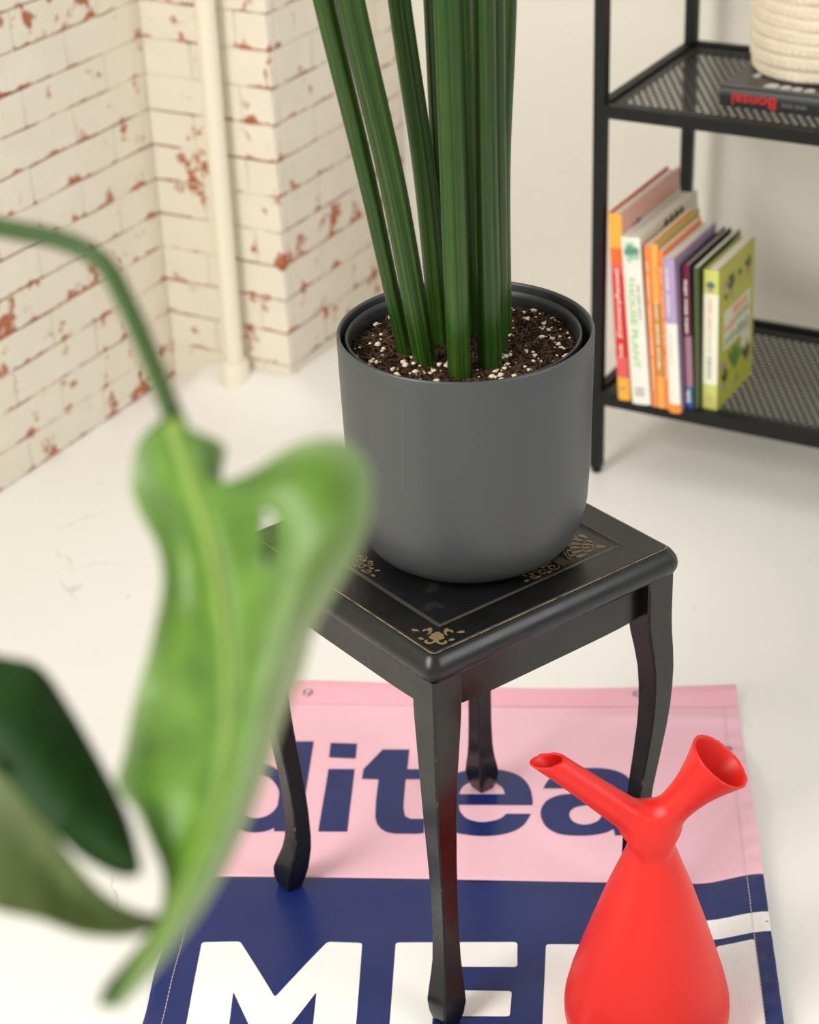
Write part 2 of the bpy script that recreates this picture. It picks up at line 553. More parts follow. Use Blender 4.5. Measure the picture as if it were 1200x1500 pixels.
def printed(name, shapes, mat, lift=.0006):
    bm = bmesh.new()
    for outl in shapes:
        me = poly_mesh(outl)
        bm.from_mesh(me)
        bpy.data.meshes.remove(me)
    bmesh.ops.remove_doubles(bm, verts=bm.verts, dist=1e-5)
    us = [p.co.x for p in bm.verts]; vs = [p.co.y for p in bm.verts]
    for ax, lo, hi in ((0, min(us), max(us)), (1, min(vs), max(vs))):
        s = .012
        x = math.floor(lo / s) * s
        while x < hi:
            if lo < x < hi:
                bmesh.ops.bisect_plane(bm, geom=bm.verts[:] + bm.edges[:] + bm.faces[:], plane_co=(x, 0, 0) if ax == 0 else (0, x, 0), plane_no=(1, 0, 0) if ax == 0 else (0, 1, 0))
            x += s
    for p in bm.verts:
        u, v = p.co.x, p.co.y
        p.co = Vector((u, -v, bz(u, v) + lift))
    bmesh.ops.recalc_face_normals(bm, faces=bm.faces)
    for f in bm.faces:
        if f.normal.z < 0: f.normal_flip()
    me = bpy.data.meshes.new(name)
    bm.to_mesh(me); bm.free()
    me.materials.append(mat)
    return link(bpy.data.objects.new(name, me), pinkf if mat is M['blue'] else navyf)
def px_path(P, r=None, smooth=0):
    Q = [buv(*p) for p in P]
    if smooth:                                  # doubled points are corners: smooth only between them
        cs_ = [n for n in range(len(P)) if P[n] == P[(n + 1) % len(P)]]
        if not cs_: return catmull(Q, smooth, True)
        R_, N_ = [], len(P)
        for a_, b_ in zip(cs_, cs_[1:] + [cs_[0] + N_]):
            run = [Q[n % N_] for n in range(a_ + 1, b_ + 1)]
            R_ += catmull(run, smooth)[:-1]
        return R_
    if r: return fillet(Q, r)
    return Q
def cr(P, ox, oy, s): return [(ox + s * x, oy + s * y) for x, y in P]
def ell(cx, cy, rx, ry, slant=0.0, n=48):
    return [(cx + rx * math.cos(2 * PI * i / n) - slant * ry * -math.sin(2 * PI * i / n) * -1 * -1, cy + ry * math.sin(2 * PI * i / n)) for i in range(n)]
# d i t e a
printed('letter', [[px_path([(420, 1088), (460, 1088.3), (438.5, 1220.3), (401.6, 1220.3)])],
                   [px_path(ell(374, 1171, 56, 51)), px_path(ell(376, 1168.5, 34, 32.5))]], M['blue'])
printed('letter', [[px_path([(481.4, 1128.4), (519.7, 1128.4), (508.9, 1220.3), (466.5, 1220.3)])],
                   [px_path([(484.7, 1090.6), (523.4, 1092), (521, 1113.5), (482.3, 1112)])]], M['blue'])
printed('letter', [[px_path([(560.7, 1100.4), (600, 1100.4), (596.7, 1128.4), (630, 1128.4), (627, 1143), (594.3, 1143.3), (591, 1185), (593.4, 1198), (601.3, 1201.7), (622, 1201.7), (621, 1222),
                             (610.7, 1223), (578, 1222.7), (566, 1220.5), (558.4, 1215.7), (552.5, 1209), (550, 1199.3), (551, 1176), (554.7, 1143.3), (530.4, 1142.4), (532.7, 1128.4)])]], M['blue'])
eo = cr([(468, 672), (468, 672), (467, 640), (450, 580), (405, 530), (330, 502), (240, 493), (150, 500), (60, 530), (0, 590), (-15, 670), (10, 740), (70, 795), (150, 815), (250, 821), (350, 806), (420, 770), (460, 713), (460, 713), (340, 713), (340, 713), (300, 740), (220, 753), (150, 738), (115, 705), (107, 672), (107, 672)], 640, 980, .3)
eh = cr([(108, 620), (108, 620), (125, 582), (170, 558), (225, 552), (285, 562), (322, 590), (332, 620), (332, 620)], 640, 980, .3)
printed('letter', [[px_path(eo, smooth=4), px_path(eh, smooth=4)]], M['blue'])
ao = cr([(120, 292), (120, 292), (150, 245), (210, 207), (300, 193), (400, 192), (480, 207), (535, 240), (550, 290), (540, 360), (520, 440), (505, 520), (505, 520), (470, 520), (470, 520), (462, 490), (430, 505), (370, 517), (290, 521), (200, 512), (140, 480), (110, 430), (112, 385), (145, 345), (210, 322), (300, 314), (400, 308), (430, 300), (428, 278), (380, 258), (310, 258), (250, 272), (228, 292), (228, 292)], 760, 1070, .3)
ah = cr([(247, 410), (275, 382), (340, 370), (418, 364), (412, 400), (395, 440), (350, 462), (300, 464), (260, 445)], 760, 1070, .3)
printed('letter', [[px_path(ao, smooth=4), px_path(ah, smooth=4)]], M['blue'])
# M E and what shows of the letters beside the watering can
printed('letter', [[px_path([(296, 1382), (352, 1381), (403, 1463), (480, 1382), (531, 1384), (517, 1566), (452, 1566), (464, 1455), (388, 1552), (342, 1455), (328, 1566), (261, 1566)], .004)]], M['vwhite'])
printed('letter', [[px_path([(580, 1383.5), (758, 1383), (758, 1418.5), (640, 1418.5), (638, 1451.5), (750, 1454), (747, 1492), (634, 1491), (632, 1527), (752, 1530), (748, 1570), (566, 1568)], .004)]], M['vwhite'])
printed('letter', [[px_path([(800, 1386), (862, 1386), (940, 1490), (946, 1386), (1008, 1386), (1010, 1570), (950, 1570), (865, 1470), (860, 1570), (792, 1570)], .004)]], M['vwhite'])
q0, q1 = buv(1049, 1390), buv(1040, 1570)
printed('letter', [[fillet([Vector((q0.x, q0.y)), Vector((BW - .019, q0.y)), Vector((BW - .019, q1.y)), Vector((q0.x, q1.y))], .004)]], M['vwhite'])
q0, q1 = buv(1030, 1352), buv(1030, 1380)
printed('stripe', [[[Vector((q0.x - .06, q0.y)), Vector((BW, q0.y)), Vector((BW, q1.y)), Vector((q0.x - .06, q1.y))]]], M['vwhite'])
# hem seams and eyelets
M['pink_hem'] = vinyl('pink_vinyl_less_sky', srgb(236, 174, 190))  # deeper pink paints in the weaker sky reflection along the hem
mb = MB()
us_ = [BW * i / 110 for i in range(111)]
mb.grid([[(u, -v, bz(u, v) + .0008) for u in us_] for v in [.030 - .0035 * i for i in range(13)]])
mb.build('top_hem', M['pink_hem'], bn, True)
for u in (.020, BW - .0185):
    mb = MB()
    v = .02
    while v < BL - .02:
        mb.add([(u - .0004, -v, bz(u, v) + .0009), (u + .0004, -v, bz(u, v) + .0009), (u + .0004, -v - .0042, bz(u, v + .0042) + .0009), (u - .0004, -v - .0042, bz(u, v + .0042) + .0009)], [(0, 1, 2, 3)])
        v += .0056
    mb.build('hem_stitching', M['thread'], bn)
for u, v in ((.108, .012), (.540, .004), (.6465, .122), (.012, .30)):
    mb = MB()
    mb.lathe([(.0035, .0005), (.0038, .0016), (.0052, .0022), (.0066, .0014), (.0070, .0)], 24)
    mb.build('eyelet', M['steel'], bn, True, loc=(u, -v, bz(u, v) + .0004))
    mb = MB(); mb.lathe([(.0036, .0)], 16, cap0=True)
FZ = .0030                                     # what stands on the banner stands here

# ------------------------------------------------------------------ stool
SC = Vector((0.0475, 1.7753, 0)); SY = math.radians(36.85)
st = empty('side_stool', (SC.x, SC.y, 0), SY, 'black lacquered square stool with curved legs and gilt ornament under the planter', 'stool')
TOP = .4661
def rsq(h, z, r, n=6):
    out = []
    for cx, cy, a0 in ((1, 1, 0), (-1, 1, 90), (-1, -1, 180), (1, -1, 270)):
        for i in range(n + 1):
            a = math.radians(a0 + 90 * i / n)
            out.append((cx * (h - r) + r * math.cos(a), cy * (h - r) + r * math.sin(a), z))
    return out
prof = [(.145, .4365, .004), (.1565, .4365, .011), (.1608, .4390, .013), (.1632, .4440, .015), (.1635, .4490, .015), (.1622, .4545, .0145), (.1590, .4600, .013), (.1555, .4635, .010), (.1530, .4648, .006), (.1515, .4650, .005), (.1505, .4661, .004), (.1190, .4661, .0012)]
mb = MB(); mb.rings([rsq(*p) for p in prof]); mb.build('seat_frame', M['lacquer'], st, True, 45)
mb = MB(); mb.rings([rsq(.1190, .4661, .0012), rsq(.1186, .4657, .001), rsq(.1128, .4636, .0006), rsq(.1118, .4633, .0005)]); mb.build('inlay_moulding', M['bevel_sheen'], st, True, 40)
mb = MB(); mb.rings([rsq(.1120, .4633, .0005)], cap0=True); inlay = o = mb.build('inlay_panel', M['inlay'], st)
for p in o.data.polygons: p.flip()
def ring_line(name, h, z, w, r, dz=0.0):
    mb = MB(); mb.rings([rsq(h + w, z - dz, r + w), rsq(h, z + .0004, r)]); mb.build(name, M['gilt'], st, True)
ring_line('gilt_line', .1518, .4652, .0008, .005, -.0002)
ring_line('gilt_line', .1572, .4366, .0009, .011, -.0006)
mb = MB(); mb.rings([rsq(.1190, .4661, .0012), rsq(.1185, .4659, .001)]); mb.v = [(x, y, z + .0003) for x, y, z in mb.v]; mb.build('gilt_line', M['gilt'], st)
# underside board
mb = MB(); mb.rings([rsq(.146, .4364, .004)], cap0=True); mb.build('seat_underside', M['lacquer'], st)
for a in range(4):                              # aprons
    mb = MB()
    Mx = Matrix.Rotation(a * PI / 2, 4, 'Z')
    vs = [(-.126, -.1425, .4364), (.126, -.1425, .4364), (.126, -.1425, .384), (-.126, -.1425, .384)]
    n = 16
    lo = [(-.126 + .252 * i / n) for i in range(n + 1)]
    fr = [[(x, -.1425, .4364) for x in lo], [(x, -.1425, .3865 + .004 * (abs(x) / .126) ** 6) for x in lo], [(x, -.1405, .3850 + .004 * (abs(x) / .126) ** 6) for x in lo], [(x, -.128, .3850 + .004 * (abs(x) / .126) ** 6) for x in lo], [(x, -.128, .4364) for x in lo]]
    mb.grid([[Mx @ Vector(p) for p in row] for row in fr])
    mb.build('apron', M['lacquer'], st, True, 30)
LEG = [(.4364, .1975, .0235), (.405, .1975, .0235), (.385, .1980, .0230), (.365, .2000, .0218), (.345, .2030, .0205), (.322, .2055, .0190), (.300, .2060, .0180), (.275, .2055, .0170), (.248, .2035, .0160), (.21, .1990, .0148),
       (.167, .1935, .0138), (.14, .1910, .0137), (.106, .1893, .0140), (.075, .1895, .0150), (.0575, .1920, .0168), (.042, .1965, .0190), (.0285, .2005, .0205), (.016, .2025, .0185), (.006, .2030, .0150), (FZ, .2030, .0135)]
for a in range(4):
    ang = PI / 4 + a * PI / 2
    mb = MB()
    R = []
    for z, r, w in LEG:
        cx, cy = r * math.cos(ang), r * math.sin(ang)
        h, c = w / math.sqrt(2) * 1.05, w * .10
        R.append([(cx + x, cy + y, z) for x, y in ((h, -h + c), (h, h - c), (h - c, h), (-h + c, h), (-h, h - c), (-h, -h + c), (-h + c, -h), (h - c, -h))])
    n = 8
    mb.rings(R, True, True)
    mb.mi = [(1 if (i % 8) % 2 == 1 else 0) for i in range(8 * (len(R) - 1))] + [0, 0]
    o = mb.build('leg', [M['lacquer'], M['worn']], st, True, 28)
# gilt ornament: flat leafwork in the corners of the inlay
def ribbon(mb, P, w, z):
    P = [Vector(p) for p in P]
    Lf, Rt = [], []
    for i, p in enumerate(P):
        t = (P[min(i + 1, len(P) - 1)] - P[max(i - 1, 0)]).normalized()
        n = Vector((-t.y, t.x))
        ww = w * (1 - .55 * abs(2 * i / (len(P) - 1) - 1) ** 2)
        Lf.append((p.x + n.x * ww / 2, p.y + n.y * ww / 2, z)); Rt.append((p.x - n.x * ww / 2, p.y - n.y * ww / 2, z))
    mb.rings([Rt, Lf], closed=False)
def petal(mb, c, ang, L, w, z):
    c = Vector(c); d = Vector((math.cos(ang), math.sin(ang))); n = Vector((-d.y, d.x))
    P = []
    for i in range(14):
        t = 2 * PI * i / 14
        s = (1 - math.cos(t)) / 2
        P.append(c + d * L * s + n * w / 2 * math.sin(t) * (.45 + .9 * s))
    z = z + 1.5e-5 * (len(mb.f) % 20)
    mb.add([(p.x, p.y, z) for p in P], [tuple(range(14))])
def spiral(mb, c, a0, r0, turns, w, z, hand=1):
    P = []
    for i in range(26):
        t = i / 25
        r = r0 * (1 - .8 * t)
        a = a0 + hand * t * turns * 2 * PI
        P.append((c[0] + r * math.cos(a), c[1] + r * math.sin(a)))
    ribbon(mb, P, w, z)
def ornament(name, corner, full=True):
    """corner piece in (s,t) measured inward along the two edges from an inlay corner"""
    mb = MB(); z = 0
    D = PI / 180
    for r in (.010, .0135, .0235):
        ribbon(mb, [(r * math.cos(a * D) + .002, r * math.sin(a * D) + .002) for a in range(0, 91, 6)], .0011, z)
    petal(mb, (.002, .002), 45 * D, .009, .007, z)
    for a in (10, 30, 50, 70): petal(mb, (.002 + .0145 * math.cos((a + 5) * D), .002 + .0145 * math.sin((a + 5) * D)), (a + 5) * D, .008, .0042, z)
    for a in (6, 22, 38, 52, 68, 84): petal(mb, (.002 + .0245 * math.cos(a * D), .002 + .0245 * math.sin(a * D)), a * D, .0125, .0062, z)
    for a in (14, 30, 45, 60, 76): petal(mb, (.002 + .034 * math.cos(a * D), .002 + .034 * math.sin(a * D)), a * D, .007, .004, z)
    for sw in (0, 1):
        T = (lambda p: (p[1], p[0])) if sw else (lambda p: p)
        sub = MB()
        for r in (.043, .046): ribbon(sub, [(r * math.cos(a * D) + .001, r * math.sin(a * D) * .9 + .001) for a in range(0, 34, 4)], .0012, z)
        for x in (.050, .053, .056, .059): ribbon(sub, [(x, .001), (x + .0015, .010), (x + .001, .020)], .0012, z)
        for cx, cy, a0, r0, hd in ((.069, .0075, 200, .0065, 1), (.072, .0165, 120, .0050, -1), (.083, .0060, 180, .0055, -1), (.086, .0150, 240, .0042, 1), (.096, .0055, 200, .0045, 1)):
            spiral(sub, (cx, cy), a0 * D, r0, 1.15, .0016, z, hd)
        for cx, cy, a in ((.065, .014, 60), (.077, .011, 80), (.080, .017, 30), (.091, .010, 20), (.1, .010, 60), (.103, .004, 0), (.075, .002, 0), (.089, .002, 0)):
            petal(sub, (cx, cy), a * D, .0062, .0034, z)
        sub.v = [(*T((p[0], p[1])), p[2]) for p in sub.v]
        mb.add(sub.v, sub.f)
    H = .1095
    sx, sy = corner
    mb.v = [(sx * (H - p[0]), sy * (H - p[1]), .46345 + p[2]) for p in mb.v]
    o = mb.build(name, M['gilt_print'], inlay)
ornament('gilt_corner_ornament', (1, -1)); ornament('gilt_corner_ornament', (-1, 1)); ornament('gilt_corner_ornament', (1, 1))
for sx, sy in ((-1, -1), (1, 1)):
    mb = MB(); D = PI / 180
    for a, L_ in ((10, .010), (30, .013), (45, .015), (60, .013), (80, .010)): petal(mb, (.010, .010), a * D, L_, .0075, 0)
    petal(mb, (.0115, .0115), 225 * D, .006, .006, 0)
    for sw in (0, 1):
        sub = MB()
        spiral(sub, (.014, .004), 100 * D, .0062, .75, .0030, 0, 1); petal(sub, (.018, .002), -15 * D, .0065, .0042, 0)
        spiral(sub, (.029, .012), 200 * D, .0058, .7, .0030, 0, -1); petal(sub, (.033, .008), -30 * D, .008, .0042, 0); petal(sub, (.024, .016), 20 * D, .008, .004, 0)
        sub.v = [((p[1], p[0], p[2]) if sw else p) for p in sub.v]
        mb.add(sub.v, sub.f)
    mb.v = [(sx * (.1455 - p[0]), sy * (.1455 - p[1]), .46635 + p[2]) for p in mb.v]
    mb.build('gilt_flower', M['gilt_print'], st)

# ------------------------------------------------------------------ planter and snake plant
PC = Vector((0.0608, 1.7749, TOP - .0027))
pl = empty('grey_planter', PC, 0, 'matt dark grey cylindrical planter standing on the black stool', 'planter')
H = .7016 - PC.z
pf = [(.0, 0.0), (.066, .0), (.079, .0009), (.091, .0048), (.1015, .0120), (.1100, .0230), (.1160, .038), (.1195, .058), (.1215, .09), (.1232, .15), (.1246, .21), (.1250, H - .0018), (.1244, H - .0004), (.1232, H), (.1218, H - .0006), (.1212, H - .003), (.1205, .15), (.113, .045), (.098, .016), (.0, .012)]
mb = MB(); mb.lathe(pf, 128); mb.build('planter_body', M['planter'], pl, True, 60)
sp_ = empty('snake_plant', PC + Vector((-.002, 0, .014)), 0, 'cylindrical green snake plant in a black nursery pot inside the planter', 'plant')
zo = PC.z + .014
def pz(z): return z - zo
mb = MB(); mb.lathe([(.0, 0.0), (.085, .0), (.095, .01), (.1115, pz(.6935)), (.1125, pz(.6955)), (.1140, pz(.6965)), (.1150, pz(.6958)), (.1150, pz(.693)), (.1108, pz(.692)), (.1090, pz(.68)), (.1080, pz(.665))], 96)
mb.v = [(x, y, z) for x, y, z in mb.v]
mb = MB(); mb.lathe([(.0, 0.0), (.085, .0), (.095, .01), (.1125, pz(.685)), (.1148, pz(.690)), (.1152, pz(.6945)), (.1146, pz(.6965)), (.1132, pz(.6970)), (.1118, pz(.6960)), (.1108, pz(.690)), (.1080, pz(.660))], 96)
mb.build('nursery_pot', M['nursery'], sp_, True, 50)
def soil_h(x, y):
    r = math.hypot(x, y)
    return .681 + .004 * mnoise.noise(Vector((x * 22, y * 22, .3))) + .0035 * mnoise.noise(Vector((x * 80, y * 80, 1))) - .003 * sm((r - .085) / .025) + (.004 * sm((y + .02) / .08))
mb = MB()
rings = []
for i in range(46):
    r = .1105 * i / 45 + 1e-4
    rings.append([(r * math.cos(2 * PI * j / 96), r * math.sin(2 * PI * j / 96), pz(soil_h(r * math.cos(2 * PI * j / 96), r * math.sin(2 * PI * j / 96)))) for j in range(96)])
mb.rings(rings, cap0=False)
mb.v = [(x + random.uniform(-.0006, .0006), y + random.uniform(-.0006, .0006), z + random.uniform(-.0012, .0012)) for x, y, z in mb.v]
tag(mb.build('potting_soil', M['soil'], sp_), kind='stuff')
def chip(mb, c, s, el):
    q = Matrix.Rotation(random.uniform(0, 6.28), 3, 'Z') @ Matrix.Rotation(random.uniform(-.7, .7), 3, 'X') @ Matrix.Rotation(random.uniform(-.6, .6), 3, 'Y')
    vs = []
    for i in range(5):
        a = 2 * PI * i / 5
        vs.append((s * el * math.cos(a), s * .45 * math.sin(a), random.uniform(-.2, .2) * s))
    vs += [(random.uniform(-.2, .2) * s, 0, .42 * s), (0, 0, -.4 * s)]
    mb.add([q @ Vector(p) + Vector(c) for p in vs], [(i, (i + 1) % 5, 5) for i in range(5)] + [((i + 1) % 5, i, 6) for i in range(5)])
mb = MB()
for i in range(2600):
    a, r = random.uniform(0, 2 * PI), .107 * math.sqrt(random.random())
    x, y = r * math.cos(a), r * math.sin(a)
    chip(mb, (x, y, pz(soil_h(x, y)) + random.uniform(-.0008, .0015)), random.uniform(.0013, .0040), random.uniform(1.0, 2.6))
tag(mb.build('bark_chips', M['bark'], sp_), kind='stuff')
mb = MB()
for i in range(270):
    a, r = random.uniform(0, 2 * PI), .106 * math.sqrt(random.uniform(.12, 1))
    x, y = r * math.cos(a), r * math.sin(a)
    s = random.choice([.0010, .0013, .0016, .002, .0026, .0034])
    bm_ = bmesh.new(); bmesh.ops.create_icosphere(bm_, subdivisions=1, radius=s)
    vs = [(v.co.x * random.uniform(.6, 1.5) + x, v.co.y * random.uniform(.6, 1.4) + y, v.co.z * random.uniform(.6, .9) + pz(soil_h(x, y)) + .0012) for v in bm_.verts]
    bm_.verts.index_update()
    mb.add(vs, [tuple(v.index for v in f.verts) for f in bm_.faces]); bm_.free()
tag(mb.build('perlite', M['perlite'], sp_, True), kind='stuff')
def snake_leaf(b, mid, t, w0, w1):
    """round, shallowly grooved leaf from its base through a point at the frame top, on to a pointed tip"""
    B, T = Vector(b), Vector(t)
    d_ = T - B
    tip = T + d_ * 1.25
    ctr = (B + T) / 2 + Vector(mid)
    path = resample(catmull([B - d_ * .06, B, ctr, T, (T + tip) / 2, tip], 10), 60)
    mb = MB(); N = 40
    rings, uvs = [], []
    ph = random.uniform(0, 6)
    L = len(path)
    for i, p in enumerate(path):
        f = i / (L - 1)
        tt = (path[min(i + 1, L - 1)] - path[max(i - 1, 0)]).normalized()
        u = (Vector((1, 0, 0)) - tt * tt.x).normalized(); w = tt.cross(u)
        r = w0 + (w1 - w0) * min(1, f * 2.2)
        r *= (1 - .15 * math.exp(-f * 26)) * (1 if f < .6 else max(.02, 1 - ((f - .6) / .4) ** 1.6))
        ring = []
        for j in range(N):
            a = 2 * PI * j / N
            g = r * (1 - .045 * max(0, math.cos(4 * a + ph)) ** 6 - .10 * math.exp(-((math.sin((a - 4.3 - .2 * ph) / 2)) / .13) ** 2))
            ring.append(p + (u * math.cos(a) + w * math.sin(a)) * g)
        rings.append(ring)
    mb.rings(rings, True, True)
    mb.v = [(x - sp_.location.x, y - sp_.location.y, z - sp_.location.z) for x, y, z in mb.v]
    o = mb.build('leaf', M['snake'], sp_, True)
    ul = o.data.uv_layers.new(name='UVMap')
    for p in o.data.polygons:
        js = [v % N for v in p.vertices]
        wrap = max(js) == N - 1 and min(js) == 0
        for li, v in zip(p.loop_indices, p.vertices):
            j = v % N
            ul.data[li].uv = ((j if not (wrap and j == 0) else N) / N + ph, (v // N) / L * 1.0 + ph)
g = Vector((0.0608, 1.7749, 0))
for b, m_, t, w0, w1 in (((-.0589, -.012, .679), (.002, 0, 0), (-.1185, -.020, 1.0271), .0070, .0098),
                         ((-.0397, -.0389, .679), (.004, 0, 0), (-.0952, -.0389, 1.0323), .0112, .0128),
                         ((-.0237, .014, .679), (.004, 0, 0), (-.0522, .014, 1.017), .0112, .0106),
                         ((-.0140, .0330, .679), (-.001, 0, 0), (-.0215, .0350, 1.0107), .0085, .0090),
                         ((-.0086, -.0604, .679), (0, 0, 0), (-.0127, -.0604, 1.0346), .0116, .0108),
                         ((.0085, .0276, .679), (0, 0, 0), (.0045, .0300, 1.0114), .0090, .0092),
                         ((.0214, -.0414, .679), (-.001, 0, 0), (.0205, -.0414, 1.0285), .0124, .0104),
                         ((.0327, -.0045, .679), (0, 0, 0), (.0327, -.0045, 1.0185), .0086, .0090),
                         ((.0390, .0246, .679), (-.004, 0, 0), (.0455, .0246, 1.0105), .0080, .0086)):
    snake_leaf(Vector(b) + g, m_, Vector(t) + g, w0, w1)

# ------------------------------------------------------------------ red watering can (one continuous shell from a distance field)
def surface_nets(F, org, h):
    nx, ny, nz = F.shape
    ins = F < 0
    c = np.zeros((nx - 1, ny - 1, nz - 1), int)
    for i in (0, 1):
        for j in (0, 1):
            for k_ in (0, 1):
                c += ins[i:nx - 1 + i, j:ny - 1 + j, k_:nz - 1 + k_]
    act = (c > 0) & (c < 8)
    idx = -np.ones(act.shape, int)
    cells = np.argwhere(act)
    idx[tuple(cells.T)] = np.arange(len(cells))
    acc = np.zeros((len(cells), 3)); cnt = np.zeros(len(cells))
    cor = [(i, j, k_) for i in (0, 1) for j in (0, 1) for k_ in (0, 1)]
    for a in cor:
        for ax in range(3):
            if a[ax] == 1: continue
            b = list(a); b[ax] = 1
            fa = F[cells[:, 0] + a[0], cells[:, 1] + a[1], cells[:, 2] + a[2]]
            fb = F[cells[:, 0] + b[0], cells[:, 1] + b[1], cells[:, 2] + b[2]]
            cross = (fa < 0) != (fb < 0)
            t = np.where(cross, fa / np.where(cross, fa - fb, 1), 0)
            p = np.tile(np.array(a, float), (len(cells), 1)); p[:, ax] += t
            acc[cross] += p[cross]; cnt[cross] += 1
    V = (cells + acc / cnt[:, None]) * h + np.array(org)
    Q = []
    for ax in range(3):
        o1, o2 = [(1, 2), (2, 0), (0, 1)][ax]
        sl0 = [slice(None)] * 3; sl1 = [slice(None)] * 3
        sl0[ax] = slice(0, -1); sl1[ax] = slice(1, None)
        E_ = np.argwhere(ins[tuple(sl0)] != ins[tuple(sl1)])
        E_ = E_[(E_[:, o1] > 0) & (E_[:, o2] > 0) & (E_[:, o1] < F.shape[o1] - 1) & (E_[:, o2] < F.shape[o2] - 1)]
        fl = ins[tuple(E_.T)]
        def at_(d1, d2):
            q = E_.copy(); q[:, o1] -= d1; q[:, o2] -= d2
            return idx[tuple(q.T)]
        q = np.stack([at_(1, 1), at_(0, 1), at_(0, 0), at_(1, 0)], 1)
        q[~fl] = q[~fl][:, ::-1]
        Q.append(q)
    return V, np.concatenate(Q)

CB = Vector((.2250, 1.5560, FZ))
can = empty('watering_can', CB, math.radians(-2), 'red plastic watering can with a Y of spout and funnel, standing on the banner', 'watering can')
hh = .0016
ox, oy, oz = -.135, -.096, -.006
X, Y, Z = np.meshgrid(np.arange(ox, .115, hh), np.arange(oy, .097, hh), np.arange(oz, .380, hh), indexing='ij')
zz = np.array([0, .003, .010, .020, .032, .045, .07, .10, .125, .155, .185, .21, .235, .255, .285])
rr_ = np.array([.0735, .0785, .0825, .0845, .0850, .0838, .0780, .0690, .0612, .0515, .0415, .0320, .0232, .0185, .0140])
RZ = np.interp(Z, zz, rr_)
body = (np.hypot(X, Y) - RZ) * .9
body = np.maximum(body, -Z)
body = np.maximum(body, Z - .275)
def tube_sdf(a, b, rad, ts):
    a, b = np.array(a), np.array(b)
    d_ = b - a; L = np.linalg.norm(d_); d_ = d_ / L
    t = (X - a[0]) * d_[0] + (Y - a[1]) * d_[1] + (Z - a[2]) * d_[2]
    r = np.sqrt(np.maximum(0, (X - a[0]) ** 2 + (Y - a[1]) ** 2 + (Z - a[2]) ** 2 - t * t))
    tn = t / L
    return (r - np.interp(tn, ts, rad)) * .92, t, L
def smin(a, b, k_):
    h_ = np.clip(.5 + .5 * (b - a) / k_, 0, 1)
    return b * (1 - h_) + a * h_ - k_ * h_ * (1 - h_)
A0, A1 = (.008, 0, .246), (-.1040, -.004, .3430)
F0, F1 = (-.006, 0, .248), (.0630, -.006, .3390)
s_, ts_, Ls_ = tube_sdf(A0, A1, [.018, .0175, .0160, .0142, .0132, .0132], [0, .2, .4, .65, .9, 1.3])
sp_cut = (Z - .3425) * .95 + (X + .10) * -.12
so = np.maximum(np.maximum(s_, sp_cut), -ts_ - .004)
si = np.maximum(s_ + .0030, .30 * Ls_ - ts_)
f_, tf_, Lf_ = tube_sdf(F0, F1, [.018, .0172, .0168, .0178, .0205, .0250, .0300, .0335, .036], [0, .2, .38, .52, .66, .8, .92, 1.0, 1.08])
fo = np.maximum(np.maximum(f_, tf_ - Lf_), -tf_ - .004)
fi = np.maximum(f_ + .0030, .42 * Lf_ - tf_)
D_ = smin(smin(body, so, .016), fo, .016)
D_ = np.maximum(D_, -si); D_ = np.maximum(D_, -fi)
V, Q = surface_nets(D_, (ox, oy, oz), hh)
me = bpy.data.meshes.new('can_shell')
me.from_pydata(V.tolist(), [], Q.tolist())
me.materials.append(M['red']); me.polygons.foreach_set('use_smooth', [True] * len(me.polygons)); me.update()
o = link(bpy.data.objects.new('can_shell', me), can)
md = o.modifiers.new('soften', 'SMOOTH'); md.factor = .5; md.iterations = 6
del X, Y, Z, RZ, body, s_, so, si, f_, fo, fi, D_, ts_, tf_, sp_cut

# ------------------------------------------------------------------ shelf rack
RP = Vector((0.2988, 2.7962, 0)); RY = R30
rk = empty('shelf_rack', RP, RY, 'black metal shelf rack with perforated shelves against the white wall', 'shelf')
RW_, RD = .80, .345
ps = .0175
for u, v in ((0, 0), (RW_, 0), (0, RD), (RW_, RD)):
    mb = MB(); mb.box((u, v, .545), (ps, ps, 1.07)); mb.build('post', M['black_metal'], rk)
    mb = MB(); mb.lathe([(.0080, .010), (.0085, .004), (.0070, 0)], 16, (u, v, 0), cap0=True, cap1=True); mb.build('foot', M['black_metal'], rk)
def mesh_panel(z):
    mb = MB()
    px_, py_, r = .0132, .0112, .0049
    x0, x1, y0, y1 = .010, RW_ - .010, .010, RD - .010
    ny = int((y1 - y0) / py_); nx = int((x1 - x0) / px_)
    py_ = (y1 - y0) / ny; px_ = (x1 - x0) / (nx + .5)
    for j in range(ny):
        for i in range(nx):
            cx, cy = x0 + px_ * (i + .5 + .5 * (j % 2)), y0 + py_ * (j + .5)
            out = [(cx - px_ / 2, cy - py_ / 2), (cx, cy - py_ / 2), (cx + px_ / 2, cy - py_ / 2), (cx + px_ / 2, cy), (cx + px_ / 2, cy + py_ / 2), (cx, cy + py_ / 2), (cx - px_ / 2, cy + py_ / 2), (cx - px_ / 2, cy)]
            inn = [(cx + r * math.cos(a), cy + r * math.sin(a)) for a in [PI * (1.25 + .25 * q) for q in range(8)]]
            b = len(mb.v)
            mb.v += [(p[0], p[1], z) for p in out] + [(p[0], p[1], z) for p in inn] + [(p[0], p[1], z - .0012) for p in inn]
            for q in range(8):
                w = (q + 1) % 8
                mb.f += [(b + q, b + w, b + 8 + w, b + 8 + q), (b + 8 + q, b + 8 + w, b + 16 + w, b + 16 + q)]; mb.mi += [0, 0]
    return tag(mb.build('perforated_panel', M['shelf_metal'], rk), kind='stuff')
